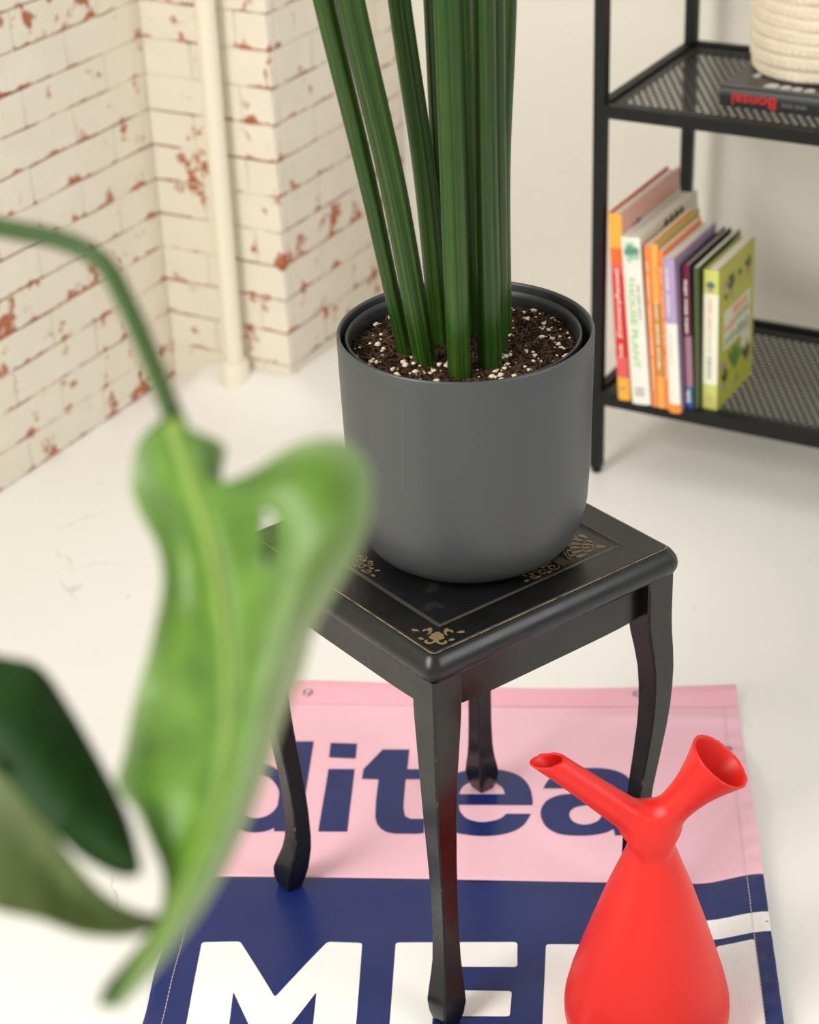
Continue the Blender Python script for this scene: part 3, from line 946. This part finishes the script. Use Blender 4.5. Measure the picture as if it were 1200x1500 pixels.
for z0, hz, mesh in ((.1225, .0220, True), (.5800, .0190, True), (1.050, .020, False)):
    zc = z0 + hz / 2
    for (c, s) in (((RW_ / 2, -.003, zc), (RW_ - ps, .014, hz)), ((RW_ / 2, RD + .003, zc), (RW_ - ps, .014, hz)), ((0, RD / 2, zc), (.014, RD - ps, hz)), ((RW_, RD / 2, zc), (.014, RD - ps, hz))):
        mb = MB(); mb.box(c, s); mb.build('shelf_rail', M['black_metal'], rk)
    for (c, s) in (((RW_ / 2, .013, z0 + hz - .006), (RW_ - .012, .022, .0012)), ((RW_ / 2, RD - .013, z0 + hz - .006), (RW_ - .012, .022, .0012)), ((.014, RD / 2, z0 + hz - .006), (.018, RD - .046, .0012)), ((RW_ - .014, RD / 2, z0 + hz - .006), (.018, RD - .046, .0012))):
        mb = MB(); mb.box(c, s); mb.build('shelf_flange', M['shelf_metal'], rk)
    if mesh: mesh_panel(z0 + hz - .0068)
SH1, SH2 = .1225 + .0220 - .0053, .5800 + .0190 - .0053

# ------------------------------------------------------------------ books
def rk2w(u, v, z): return RP + WB * u + WA * v + Vector((0, 0, z))
paper = plain('book_pages', srgb(228, 222, 204), .9, .1, var=.05)
def m_(n, *c, rough=.45): return plain(n, srgb(*c), rough, .4)
SPINE, COVER = {}, {}
def book(name, label, u, v, th, dp, ht, lean, cover, bands, hard=True, z=SH1 + .0006, group='plant books on the lower shelf', front=None, back=None):
    """upright book, spine towards -y; bands = spine colours from bottom to top as (fraction, material)"""
    b = empty(name, rk2w(u, v, z), 0, label, 'book', group)
    b.rotation_mode = 'XYZ'
    b.rotation_euler = (Matrix.Rotation(RY, 3, 'Z') @ Matrix.Rotation(-lean, 3, 'Y')).to_euler()
    ct = .0022 if hard else .0009
    ov = .003 if hard else .0
    mb = MB(); mb.box((th / 2, dp / 2 + .001 - ov / 2, ht / 2 - (.001 if hard else 0)), (th - 2 * ct, dp - ov - .002, ht - 2 * ov - (.0 if hard else .0006))); mb.build('page_block', paper, b)
    mb = MB(); mb.box((ct / 2, dp / 2, ht / 2), (ct, dp, ht)); mb.build('back_cover', back or cover, b)
    mb = MB(); mb.box((th - ct / 2, dp / 2, ht / 2), (ct, dp, ht)); COVER[b.name] = mb.build('front_cover', front or cover, b)
    zz0 = 0.0
    main = max(range(len(bands)), key=lambda q: bands[q][0])
    made = []
    for bi, (fr, mt) in enumerate(bands):
        z1 = zz0 + fr * ht
        mb = MB()
        n = 7
        rows = []
        for zk in (zz0, z1):
            rows.append([(th * i / (n - 1), -.0022 * (1 - (2 * i / (n - 1) - 1) ** 2), zk) for i in range(n)] + [(th, .0012, zk), (0, .0012, zk)])
        mb.rings(rows, True, True)
        made.append(mb.build('spine' if bi == main else 'spine_band', mt, b, True, 40))
        zz0 = z1
    for q in made:
        if q is not made[main]: q.parent = made[main]
    SPINE[b.name] = made[main]
    return b
def spine_text(b, s, th, zc, length, height, mat, up=False, xo=.5, bold=.0):
    d_ = (0, 0, 1) if up else (0, 0, -1)
    u_ = (-1, 0, 0) if up else (1, 0, 0)
    return place_text('title', s, length, height, (th * xo, -.0027, zc), d_, u_, mat, SPINE[b.name], bold)
def glyphs(b, n, th, zc, length, height, mat, xo=.5, y=-.0027, gap=None):
    """a line of lettering too blurred to read: upright strokes of uneven height along the spine"""
    mb = MB(); rnd = random.Random(n * 7 + int(length * 1e4))
    st_ = length / n
    for i in range(n):
        if gap and i % gap == gap - 1: continue
        z0 = zc - length / 2 + st_ * i
        w = st_ * rnd.uniform(.45, .75); h0 = height * rnd.choice([.65, .65, 1.0])
        x = th * xo
        mb.add([(x - h0 / 2, y, z0), (x + height * .5 * .65, y, z0), (x + height * .5 * .65, y, z0 + w), (x - h0 / 2, y, z0 + w)], [(0, 1, 2, 3)])
    return mb.build('title', mat, SPINE[b.name])
ink_w = m_('print_white', 250, 240, 228); ink_g = m_('print_green', 148, 214, 120); ink_k = m_('print_grey', 120, 120, 116)
yel, ora, redm, pnk = m_('cover_yellow', 243, 176, 66), m_('cover_orange', 244, 110, 44), m_('cover_red', 214, 48, 40), m_('cover_rose', 226, 96, 94)
salmon = m_('cover_salmon', 216, 164, 150)
b = book('tall_book', 'tall yellow and red plant book leaning against the rack post', .0405, -.012, .0205, .225, .300, math.radians(4.2), salmon, [(.125, yel), (.115, pnk), (.10, redm), (.345, redm), (.05, pnk), (.085, ora), (.18, yel)], back=redm)
spine_text(b, 'Zimmerpflanzen', .0205, .158, .112, .0095, ink_w, True, bold=.01)
glyphs(b, 6, .0205, .083, .022, .0055, ink_w)
glyphs(b, 3, .0205, .020, .004, .011, ink_k)
for q in range(5):                               # flowers printed on the front board
    mb = MB()
    P = [(.0, .0)]
    y0, zq = .045 + .016 * q, .262 + .006 * (q % 2) - .004 * q
    n = 9
    mb.add([(.0207, y0 + (.009 + .003 * (i % 2)) * math.cos(2 * PI * i / n), zq + (.008 + .003 * (i % 2)) * math.sin(2 * PI * i / n)) for i in range(n)], [tuple(range(n))])
    mb.build('cover_print', [m_('print_poppy', 205, 84, 62), m_('print_leaf', 72, 92, 62)][q % 2], COVER[b.name])
white_c = m_('cover_white', 236, 236, 226)
teal1, teal2 = m_('print_teal', 92, 150, 128), m_('print_mint', 168, 208, 186)
b = book('white_book', 'thick white book with HOUSE PLANT in green on its spine', .0655, -.016, .0300, .225, .268, math.radians(5.2), white_c, [(1.0, white_c)], front=m_('cover_sand', 214, 208, 190))
spine_text(b, 'HOUSE PLANT', .0300, .128, .135, .0105, ink_g, False, .42, .012)
glyphs(b, 15, .0300, .168, .055, .0036, ink_k, .78, gap=6)
glyphs(b, 1, .0300, .203, .003, .014, ink_k)
for i in range(9):
    a = i * 2.4
    mb = MB(); cx, cz = .015 + .0085 * math.cos(a) * (.4 + .6 * (i % 3) / 2), .246 + .012 * math.sin(a) * (.4 + .6 * (i % 2))
    mb.add([(cx + .0048 * math.cos(2 * PI * j / 8), -.0028 - .00005 * i, cz + .0062 * math.sin(2 * PI * j / 8)) for j in range(8)], [tuple(range(8))])
    mb.build('succulent_print', (teal1, teal2)[i % 2], SPINE[b.name])
mb = MB()
for x0, x1, z0, z1 in ((.008, .021, .0155, .0165), (.008, .021, .0265, .0275), (.008, .009, .016, .027), (.012, .013, .016, .027), (.016, .017, .016, .027), (.020, .021, .016, .027)):
    mb.add([(x0, -.0027, z0), (x1, -.0027, z0), (x1, -.0027, z1), (x0, -.0027, z1)], [(0, 1, 2, 3)])
mb.build('publisher_mark', ink_k, SPINE[b.name])
for q in range(4):
    mb = MB(); mb.add([(.0302, .10 + .02 * q + .012 * math.cos(2 * PI * j / 7) * (.6 + .4 * (j % 2)), .258 - .014 * (j % 2) * .5 + .008 * math.sin(2 * PI * j / 7)) for j in range(7)], [tuple(range(7))])
    mb.build('cover_print', m_('print_forest', 46, 66, 46), COVER[b.name])
or1, or2, or3 = m_('cover_tangerine', 242, 140, 78), m_('cover_amber', 250, 178, 88), m_('cover_apricot', 243, 138, 74)
pale_o = m_('print_pale_orange', 252, 206, 170); ochre = m_('cover_ochre', 205, 152, 66)
b = book('thin_orange_book', 'thin orange book beside the white spine', .0970, -.013, .0100, .17, .258, math.radians(4.6), or1, [(1.0, or1)], False, front=m_('cover_olive_leaf', 150, 150, 96))
glyphs(b, 30, .0100, .16, .15, .0050, pale_o, gap=9); glyphs(b, 12, .0100, .055, .050, .0042, pale_o)
b = book('amber_book', 'amber yellow book with ochre lower spine between two thin orange books', .1075, -.013, .0112, .165, .262, math.radians(4.6), or2, [(.20, or2), (.45, ochre), (.35, or2)], True, front=m_('cover_mustard', 188, 160, 72))
glyphs(b, 22, .0112, .120, .11, .0050, ink_w, gap=8)
b = book('thin_orange_book', 'thin orange book beside the lilac and white spine', .1192, -.013, .0086, .15, .254, math.radians(4.6), or3, [(1.0, or3)], False)
glyphs(b, 26, .0086, .165, .13, .0046, pale_o, gap=10); glyphs(b, 9, .0086, .070, .040, .0042, pale_o)
lil = m_('cover_lilac', 180, 160, 202)
b = book('lilac_book', 'lilac and white spined book with an orange foot', .1288, -.021, .0180, .165, .246, math.radians(4.4), white_c, [(.06, m_('cover_pumpkin', 250, 146, 44)), (.53, white_c), (.41, lil)], True, front=m_('cover_mauve', 150, 124, 150))
glyphs(b, 15, .0180, .196, .075, .0050, ink_w, .38, gap=8); glyphs(b, 11, .0180, .105, .05, .0022, m_('print_pale_grey', 190, 190, 186), .42)
mar = m_('cover_maroon', 104, 32, 66)
b = book('maroon_book', 'narrow maroon and dusky pink spined book with a blue foot', .1482, -.004, .0118, .17, .234, math.radians(3.6), m_('cover_plum', 54, 30, 44), [(.06, m_('cover_blue', 44, 84, 150)), (.11, m_('cover_teal', 60, 110, 150)), (.35, m_('cover_dusk', 166, 122, 138)), (.48, mar)], True)
glyphs(b, 20, .0118, .170, .085, .0058, ink_w, gap=7); glyphs(b, 4, .0118, .026, .022, .0062, ink_w)
b = book('dark_green_book', 'thin dark green book beside the lime book', .1605, .000, .0068, .175, .230, math.radians(2.6), m_('cover_dark_green', 74, 88, 54), [(1.0, m_('spine_dark_green', 78, 92, 58))], False)
lime, lime2 = m_('cover_lime', 168, 168, 62), m_('spine_lime', 204, 210, 112)
ivory = m_('spine_ivory', 236, 234, 214)
b = book('lime_book', 'lime green hardback with plant drawings on its cover, last upright book of the row', .1690, .010, .0232, .150, .226, math.radians(1.6), lime, [(.19, lime2), (.645, ivory), (.165, lime2)], True)
glyphs(b, 13, .0232, .155, .055, .0052, m_('print_peach', 238, 170, 128), gap=7); glyphs(b, 8, .0232, .072, .037, .0068, m_('print_sea', 120, 178, 150)); glyphs(b, 8, .0232, .110, .03, .0034, m_('print_stone', 176, 180, 160))
mb = MB(); mb.add([(.0115 + .0065 * math.cos(2 * PI * j / 14), -.0028, .203 + .0055 * math.sin(2 * PI * j / 14)) for j in range(14)], [tuple(range(14))]); mb.build('spine_emblem', m_('print_slate', 92, 112, 128), SPINE[b.name])
mb = MB(); mb.add([(.0075, -.0028, .192), (.0155, -.0028, .192), (.0145, -.0028, .197), (.0085, -.0028, .197)], [(0, 1, 2, 3)]); mb.build('spine_emblem', m_('print_rose', 196, 140, 130), SPINE[b.name])
for j in range(3):
    mb = MB(); x0 = .006 + .0042 * j; mb.add([(x0, -.0028, .015), (x0 + .003, -.0028, .015), (x0 + .0015, -.0028, .027 + .004 * (j == 1))], [(0, 1, 2)]); mb.build('spine_emblem', m_('print_pot', 214, 170, 140), SPINE[b.name])
XC = .0232 + .0003
def cov(name, P, mat, lift=0.0):
    mb = MB(); mb.add([(XC + lift, y, z) for y, z in P], [tuple(range(len(P)))]); return mb.build(name, mat, COVER[b.name])
pan = m_('print_panel', 206, 202, 178)
cov('title_panel', [(.022, .088), (.135, .088), (.135, .152), (.022, .152)], pan)
cov('title_panel', [(.098, .058), (.138, .058), (.138, .092), (.098, .092)], pan)
orp, gnp = m_('print_orange', 226, 138, 76), m_('print_sage', 140, 162, 122)
def cover_line(n, yc, zc, length, height, mat):
    mb = MB(); rnd = random.Random(n + int(zc * 1e4)); stp = length / n
    for i in range(n):
        y0 = yc - length / 2 + stp * i; w = stp * rnd.uniform(.5, .8); h0 = height * rnd.choice([.7, .7, 1.0])
        mb.add([(XC + .0003, y0, zc - height / 2), (XC + .0003, y0 + w, zc - height / 2), (XC + .0003, y0 + w, zc - height / 2 + h0), (XC + .0003, y0, zc - height / 2 + h0)], [(0, 1, 2, 3)])
    mb.build('title', mat, COVER[b.name])
cover_line(6, .092, .141, .062, .013, orp); cover_line(8, .100, .125, .055, .010, gnp); cover_line(6, .050, .122, .045, .010, orp); cover_line(8, .080, .102, .098, .016, gnp)
def sprig(y, z, h, n, mat, pot=None):
    mb = MB()
    for i in range(n):
        a = PI / 2 + (i - (n - 1) / 2) * 2.0 / n
        L = h * (.7 + .3 * random.random())
        d_ = Vector((math.cos(a), math.sin(a))); q = Vector((-d_.y, d_.x)) * h * .11
        base = Vector((y, z)) + Vector((0, h * .12 * (i % 3)))
        P = [base, base + d_ * L * .45 + q, base + d_ * L, base + d_ * L * .45 - q]
        mb.add([(XC + .0002 + .00004 * i, p.x, p.y) for p in P], [(0, 1, 2, 3)])
    mb.build('plant_drawing', mat, COVER[b.name])
    if pot is not None:
        w = h * .22
        cov('pot_drawing', [(y - w * .8, z - h * .42), (y + w * .8, z - h * .42), (y + w, z + .001), (y - w, z + .001)], pot, .0001)
gd, gm = m_('print_dark_leaf', 62, 78, 48), m_('print_mid_leaf', 84, 124, 42)
pt1, pt2, pt3 = m_('print_pot_rose', 182, 112, 88), m_('print_pot_grey', 138, 148, 128), m_('print_pot_mauve', 164, 136, 128)
sprig(.052, .178, .030, 7, gd, pt3); sprig(.122, .185, .026, 5, gd, pt1); sprig(.088, .186, .016, 5, gd, pt3); sprig(.030, .166, .016, 3, gd)
cov('flower_drawing', [(.028 + .007 * math.cos(2 * PI * j / 9), .194 + .008 * math.sin(2 * PI * j / 9)) for j in range(9)], pt3)
sprig(.070, .040, .046, 9, gm); sprig(.030, .034, .030, 5, gd, pt2); sprig(.118, .034, .036, 6, gd); sprig(.082, .018, .012, 4, gm, pt2)
cov('flower_drawing', [(.022 + .010 * math.cos(2 * PI * j / 9), .066 + .009 * math.sin(2 * PI * j / 9)) for j in range(9)], pt3)

# book lying flat on the upper shelf, spine to the front, print upside down
bl = m_('cover_charcoal', 42, 44, 46, rough=.3)
bb = empty('flat_book', rk2w(.1555, .068, SH2 + .0008), RY, 'black book lying flat under the straw basket with a red title', 'book')
mb = MB(); mb.box((.12, .095, .0015), (.24, .19, .003)); mb.build('front_cover', bl, bb)
mb = MB(); mb.box((.12, .095, .0275), (.24, .19, .003)); bcv = mb.build('back_cover', bl, bb)
mb = MB(); mb.box((.12, .096, .0145), (.234, .184, .023)); mb.build('page_block', paper, bb)
mb = MB()
prf = [(.002, .0), (-.0035, .002), (-.0055, .0085), (-.0060, .0145), (-.0055, .0205), (-.0035, .027), (.002, .029)]
mb.rings([[(0, y, z) for y, z in prf], [(.24, y, z) for y, z in prf]], True, True); bsp = mb.build('spine', bl, bb, True, 40)
place_text('title', 'Bonsai', .066, .0165, (.052, -.0064, .0135), (-1, 0, 0), (0, 0, -1), m_('print_red', 206, 44, 46), bsp, .02)
mb = MB()
for i in range(11):
    if i != 5: mb.add([(.094 + .0033 * i, -.0064, .0105), (.0963 + .0033 * i, -.0064, .0105), (.0963 + .0033 * i, -.0064, .0145 + .0015 * (i % 3 == 0)), (.094 + .0033 * i, -.0064, .0145 + .0015 * (i % 3 == 0))], [(0, 1, 2, 3)])
mb.build('subtitle', m_('print_silver', 110, 114, 116), bsp)
sil = m_('print_light_grey', 196, 196, 194)
mb = MB(); mb.add([(.004, .002, .0293), (.236, .002, .0293), (.236, .010, .0293), (.004, .010, .0293)], [(0, 1, 2, 3)]); mb.build('cover_band', m_('print_mid_grey', 96, 98, 98), bcv)
for x0, w, h0 in ((.058, .020, .022), (.081, .015, .020), (.099, .014, .018), (.117, .015, .017)):
    mb = MB(); mb.add([(x0, .014, .0293), (x0 + w * .9, .014, .0293), (x0 + w, .014 + h0 * .5, .0293), (x0 + w * .75, .014 + h0, .0293), (x0 + w * .2, .014 + h0, .0293), (x0 - .001, .014 + h0 * .4, .0293)], [tuple(range(6))]); mb.build('cover_letter', sil, bcv)
mb = MB(); mb.add([(.026, .054, .0293), (.036, .054, .0293), (.036, .076, .0293), (.026, .076, .0293)], [(0, 1, 2, 3)]); mb.build('cover_mark', sil, bcv)

# ------------------------------------------------------------------ straw basket
bz0 = SH2 + .0008 + .0293
bp = rk2w(.262, .218, bz0)
bk = empty('straw_basket', bp, 0, 'pale woven palm straw basket standing on the flat book', 'basket')
def basket_band(k_):
    mb = MB(); z0 = .0188 * k_; NA, NZ = 300, 12
    R = []
    for i in range(NZ + 1):
        f = i / NZ
        row = []
        for j in range(NA):
            a = 2 * PI * j / NA
            r = .104 + (.003 if k_ else -.004 * (1 - min(1, f * 2.5)) ** 2) + .0042 * math.sin(PI * f) ** .6
            ph = a * 62 / (2 * PI) + (f * 1.0 if f < .5 else 1.0 - f)
            r += .0024 * abs(math.sin(PI * ph)) - .0011 * math.exp(-((f - .5) / .07) ** 2) + .0012 * mnoise.noise(Vector((a * 6, z0 * 60, f * 2)))
            row.append((r * math.cos(a), r * math.sin(a), z0 + .0196 * f + .0012 * math.sin(3 * a + k_)))
        R.append(row)
    mb.rings(R)
    return mb.build('plaited_band', M['palm'], bk, True)
for k_ in range(9): basket_band(k_)
mb = MB(); mb.lathe([(0, .002), (.099, .002), (.1015, .006)], 64); mb.build('basket_base', M['palm'], bk, True)
mb = MB(); mb.lathe([(.1005, .004), (.1015, .168)], 64); mb.build('basket_lining', M['palm'], bk, True)

# ------------------------------------------------------------------ monstera in the foreground
mp = Vector((-.52, .80, 0))
mo = empty('monstera_plant', mp, 0, 'blurred green monstera with arching stem and hanging leaves in the foreground', 'plant')
def loft(name, A, B, da, db, mat, bulge=0.0, N=70, Mx=22, hole=None, wav=0.0):
    """leaf blade between two edges; da/db = distances from the eye along each edge"""
    a = resample(catmull([Vector((*p, 0)) for p in A], 8), N); b_ = resample(catmull([Vector((*p, 0)) for p in B], 8), N)
    mb = MB(); rows = []; keep = []
    for i in range(N):
        s = i / (N - 1); row = []
        for j in range(Mx):
            t = j / (Mx - 1)
            p = a[i].lerp(b_[i], t)
            d0 = np.interp(s, np.linspace(0, 1, len(da)), da); d1 = np.interp(s, np.linspace(0, 1, len(db)), db)
            dep = d0 + (d1 - d0) * t - bulge * math.sin(PI * t) + wav * math.sin(s * 17) * t
            row.append(at(p.x, p.y, dep) - mp)
        rows.append(row)
    mb.grid(rows)
    if hole:
        fs = []
        for f in mb.f:
            i, j = f[0] // Mx, f[0] % Mx
            p = a[i].lerp(b_[i], j / (Mx - 1))
            if ((p.x - hole[0]) / hole[2]) ** 2 + ((p.y - hole[1]) / hole[3]) ** 2 > 1: fs.append(f)
        mb.f = fs; mb.mi = [0] * len(fs)
    o = mb.build(name, mat, mo, True)
    ul = o.data.uv_layers.new(name='UVMap')
    for p in o.data.polygons:
        for li, v in zip(p.loop_indices, p.vertices): ul.data[li].uv = ((v % Mx) / (Mx - 1), (v // Mx) / (N - 1))
    md = o.modifiers.new('thickness', 'SOLIDIFY'); md.thickness = .0006
    return o
MID = [(257, 618), (285, 705), (312, 800), (330, 900), (338, 1000), (334, 1100), (312, 1200), (272, 1300), (215, 1395), (158, 1472)]
RED_ = [(300, 640), (330, 655), (322, 700), (338, 722), (372, 692), (440, 650), (505, 645), (540, 680), (544, 740), (525, 805), (492, 865), (460, 920), (442, 985), (412, 1060), (388, 1140), (358, 1215), (306, 1318), (238, 1408), (172, 1480)]
LED_ = [(240, 612), (204, 645), (190, 700), (203, 750), (228, 795), (238, 845), (230, 900), (214, 965), (196, 1030), (182, 1100), (170, 1150), (198, 1185), (220, 1232), (238, 1280), (236, 1325), (220, 1365), (185, 1408), (152, 1448), (144, 1478)]
dm = [.86, .85, .83, .82, .81, .80, .79, .78, .77, .76]
blade = loft('leaf_blade', MID, RED_, dm, [.87, .86, .80, .78, .80, .82, .82, .80, .78, .76], M['leaf_pale'], .030, hole=(388, 786, 8, 42))
loft('leaf_blade', MID, LED_, dm, [.88, .88, .87, .86, .86, .84, .82, .80, .78, .76], M['leaf'], -.010, wav=.016)
mb = MB()
mp_pts = [at(p.x, p.y, np.interp(i / 40, np.linspace(0, 1, 10), dm) - .0015) - mp for i, p in enumerate(resample(catmull([Vector((*q, 0)) for q in MID], 8), 41))]
mb.tube(mp_pts, [.0048 * (1 - .8 * i / 40) for i in range(41)], 10); mb.build('midrib', M['midrib'], blade, True)
D1 = [(-120, 950), (-50, 955), (10, 964), (58, 978), (100, 1035), (150, 1122), (188, 1200), (207, 1274)]
D2 = [(-120, 1010), (-60, 1075), (0, 1130), (60, 1200), (110, 1248), (150, 1272), (185, 1284), (207, 1278)]
loft('leaf_lobe', D2, D1, [.84, .82, .80, .80], [.88, .86, .84, .80], M['leaf_dark'], .012)
O1 = [(-120, 1000), (-60, 1060), (0, 1122), (60, 1195), (108, 1262), (150, 1308), (195, 1334), (246, 1344)]
O2 = [(-120, 1285), (-60, 1315), (0, 1334), (60, 1347), (120, 1368), (180, 1372), (222, 1362), (246, 1346)]
loft('leaf_lobe', O1, O2, [.845, .825, .805, .79], [.80, .79, .79, .79], M['leaf_olive'], -.010)
top = Vector((-.50, .82, 1.26))
stem_px = [(-300, 300, .98), (-120, 308, .97), (0, 333, .96), (90, 352, .95), (150, 384, .94), (185, 445, .92), (212, 505, .90), (236, 565, .875), (257, 618, .86)]
pts = [at(*q) for q in stem_px]
pts = resample(catmull([mp + Vector((.0, .01, .95)), mp + Vector((.03, .03, 1.12))] + pts, 8), 70)
mb = MB(); mb.tube([p - mp for p in pts], [.0058 - .0012 * i / 69 for i in range(70)], 12); mb.build('petiole', M['petiole'], mo, True)
pts = resample(catmull([mp + Vector((0, .01, .95)), mp + Vector((.10, -.06, 1.06)), at(-330, 900, .86), at(-160, 985, .86), at(-60, 1066, .835), at(0, 1124, .812)], 8), 40)
mb = MB(); mb.tube([p - mp for p in pts], [.0045 - .002 * i / 39 for i in range(40)], 12); mb.build('petiole', M['petiole'], mo, True)
mb = MB(); mb.tube([(0, 0, .27), (.01, .0, .5), (-.01, .01, .75), (0, .01, .96)], [.011, .010, .009, .006], 14); mb.build('main_stem', M['petiole'], mo, True)
mb = MB(); mb.lathe([(0, 0), (.10, 0), (.11, .006), (.13, .28), (.132, .30), (.124, .30), (.118, .26), (0, .265)], 48); mb.build('plant_pot', M['nursery'], mo, True, 40)
